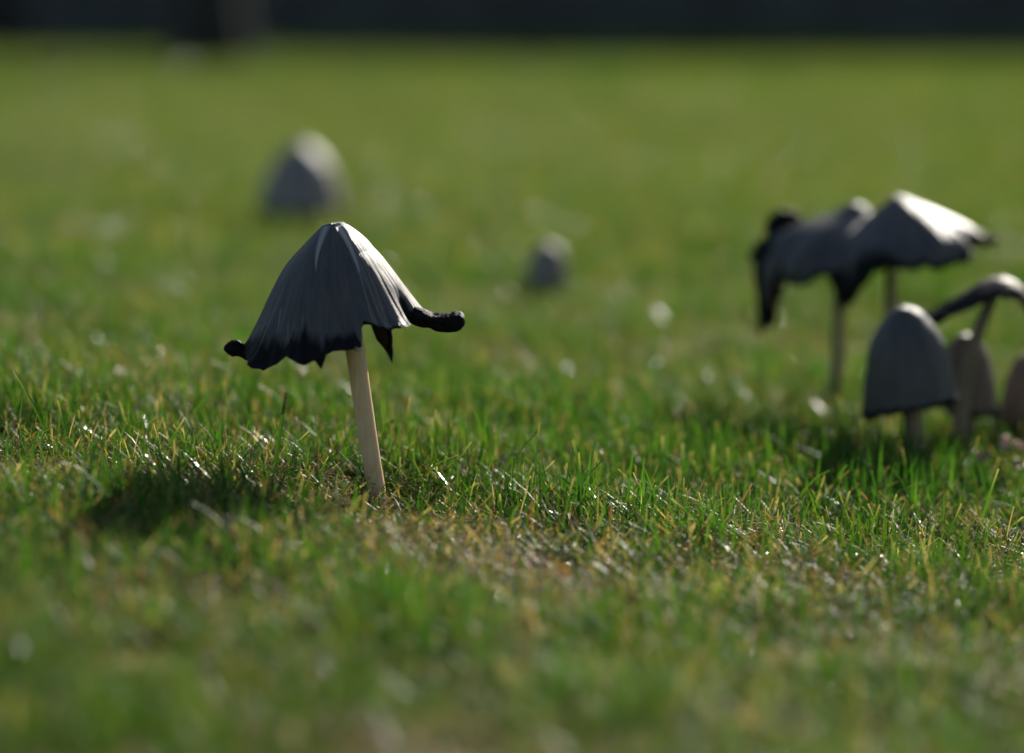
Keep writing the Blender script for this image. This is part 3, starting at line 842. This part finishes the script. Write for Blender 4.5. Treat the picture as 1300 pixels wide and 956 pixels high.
for base, tip, w, bend in [((552, 610), (549, 532), 6, .1), ((868, 640), (866, 565), 7, .05), ((842, 640), (840, 556), 9, .05), ((905, 640), (906, 566), 6, -.1), ((965, 640), (953, 575), 7, .2),
                           ((975, 650), (976, 590), 6, .1), ((925, 640), (923, 570), 6, .1), ((790, 660), (838, 602), 4, .1), ((1003, 700), (995, 640), 5, .15), ((1060, 690), (1075, 625), 5, .1),
                           ((1190, 720), (1215, 640), 5, .15), ((1235, 700), (1262, 596), 5, .1), ((1125, 700), (1106, 640), 5, .2), ((80, 590), (26, 470), 4, .2), ((28, 540), (22, 470), 5, .05),
                           ((95, 600), (78, 510), 4, .1), ((185, 610), (228, 530), 5, .1), ((283, 640), (281, 575), 5, .05), ((710, 690), (725, 610), 4, .1), ((655, 640), (672, 590), 4, .1),
                           ((640, 640), (612, 590), 4, .2), ((540, 640), (590, 560), 3.5, .1), ((1290, 720), (1252, 660), 4, .2), ((745, 640), (730, 560), 5, .1)]:
    cidx = int(rng.integers(6))
    if 830 < base[0] < 980: lb = 'stout green grass blade in the row before the shadow of the clump'
    elif base[0] >= 980: lb = 'slender green grass blade standing out of the lawn in front of the clump'
    elif base[0] > 500: lb = 'green grass blade standing out of the lawn between the stem and the clump'
    else: lb = 'slender green grass blade beyond the tallest one, away from the pale stem'
    lone_blade(base, tip, w, lb, bend, GREENS[cidx] * 1.05, group=G_B)
LS = 'pale dry bent grass blade lying on the lawn'
for base, tip, w, bend in [((235, 615), (262, 595), 4, .6), ((330, 640), (312, 618), 4, .3), ((1142, 700), (1128, 672), 5, .5), ((430, 625), (470, 600), 4, .5), ((1000, 745), (1030, 722), 4, .3), ((895, 655), (900, 632), 7, .4),
                           ((905, 735), (965, 715), 4, .2), ((120, 580), (140, 545), 4, .4), ((530, 625), (548, 610), 5, .3)]:
    ls = LS + (' in front of the clump' if base[0] > 800 else ' beside the pale stem' if base[0] > 400 else ' near the tallest green blade')
    lone_blade(base, tip, w, ls, bend, STRAW[2] * 1.2, tipc=STRAW[2] * 1.2, group='dry blades lying in the lawn')

# ------------------------------------------------------------------ scraps of fallen leaf
def leaf_scrap(px, w_px, label, mat, rot, tilt, seed, lift=0.012, cat='dry leaf'):
    P0, d = on_ground(*px)
    k = d / F_PX
    rg = np.random.default_rng(seed)
    a = np.linspace(0, 2 * math.pi, 14, endpoint=False)
    r = w_px * k / 2 * (1 + 0.18 * np.sin(3 * a + seed) + 0.1 * rg.normal(size=14))
    rings = []
    for q in (0.35, 0.7, 1.0):
        x = r * q * np.cos(a); y = 0.62 * r * q * np.sin(a)
        rings.append(np.stack([x, y, 0.35 * (x * x) / (w_px * k) + 0.5 * np.abs(y) * q + 0.0006 * rg.normal(size=14)], -1))
    top = np.concatenate([[[0, 0, 0]], *rings])
    V = np.concatenate([top, top - np.array([0, 0, 0.0004])])
    F = [[0, 1 + j, 1 + (j + 1) % 14] for j in range(14)]
    for i in range(2):
        for j in range(14):
            F.append([1 + i * 14 + j, 1 + i * 14 + (j + 1) % 14 + 0, 1 + (i + 1) * 14 + (j + 1) % 14, 1 + (i + 1) * 14 + j])
    nT = len(top)
    F += [[q + nT for q in f][::-1] for f in F]
    for j in range(14):
        F.append([29 + j, 29 + (j + 1) % 14, nT + 29 + (j + 1) % 14, nT + 29 + j])
    o = mesh_obj('dry_leaf', V, F, mat)
    o.location = P0 + Vector((0, 0, lift))
    o.rotation_euler = (R(tilt), 0, R(rot))
    tag(o, label, cat)
    return o
leaf_scrap((1243, 632), 28, 'pinkish dry leaf scrap in the grass beside the bent brown stem', M_DRY_PALE, 20, 45, 1, lift=0.020)
leaf_scrap((1283, 618), 36, 'wide pinkish dry leaf scrap below the reddish brown mushroom', M_DRY_PALE, -10, 30, 2, lift=0.020)
leaf_scrap((1292, 640), 26, 'brown dry leaf scrap lying below the reddish brown mushroom', M_DRY, 40, 35, 3, lift=0.019)
leaf_scrap((1168, 728), 13, 'tiny orange yellow leaf among green blades in sharp focus', M_DRY_YEL, 60, 50, 4, lift=0.016)
leaf_scrap((1192, 738), 11, 'tiny brown leaf crumb among green blades in sharp focus', M_DRY, -30, 50, 5, lift=0.008)
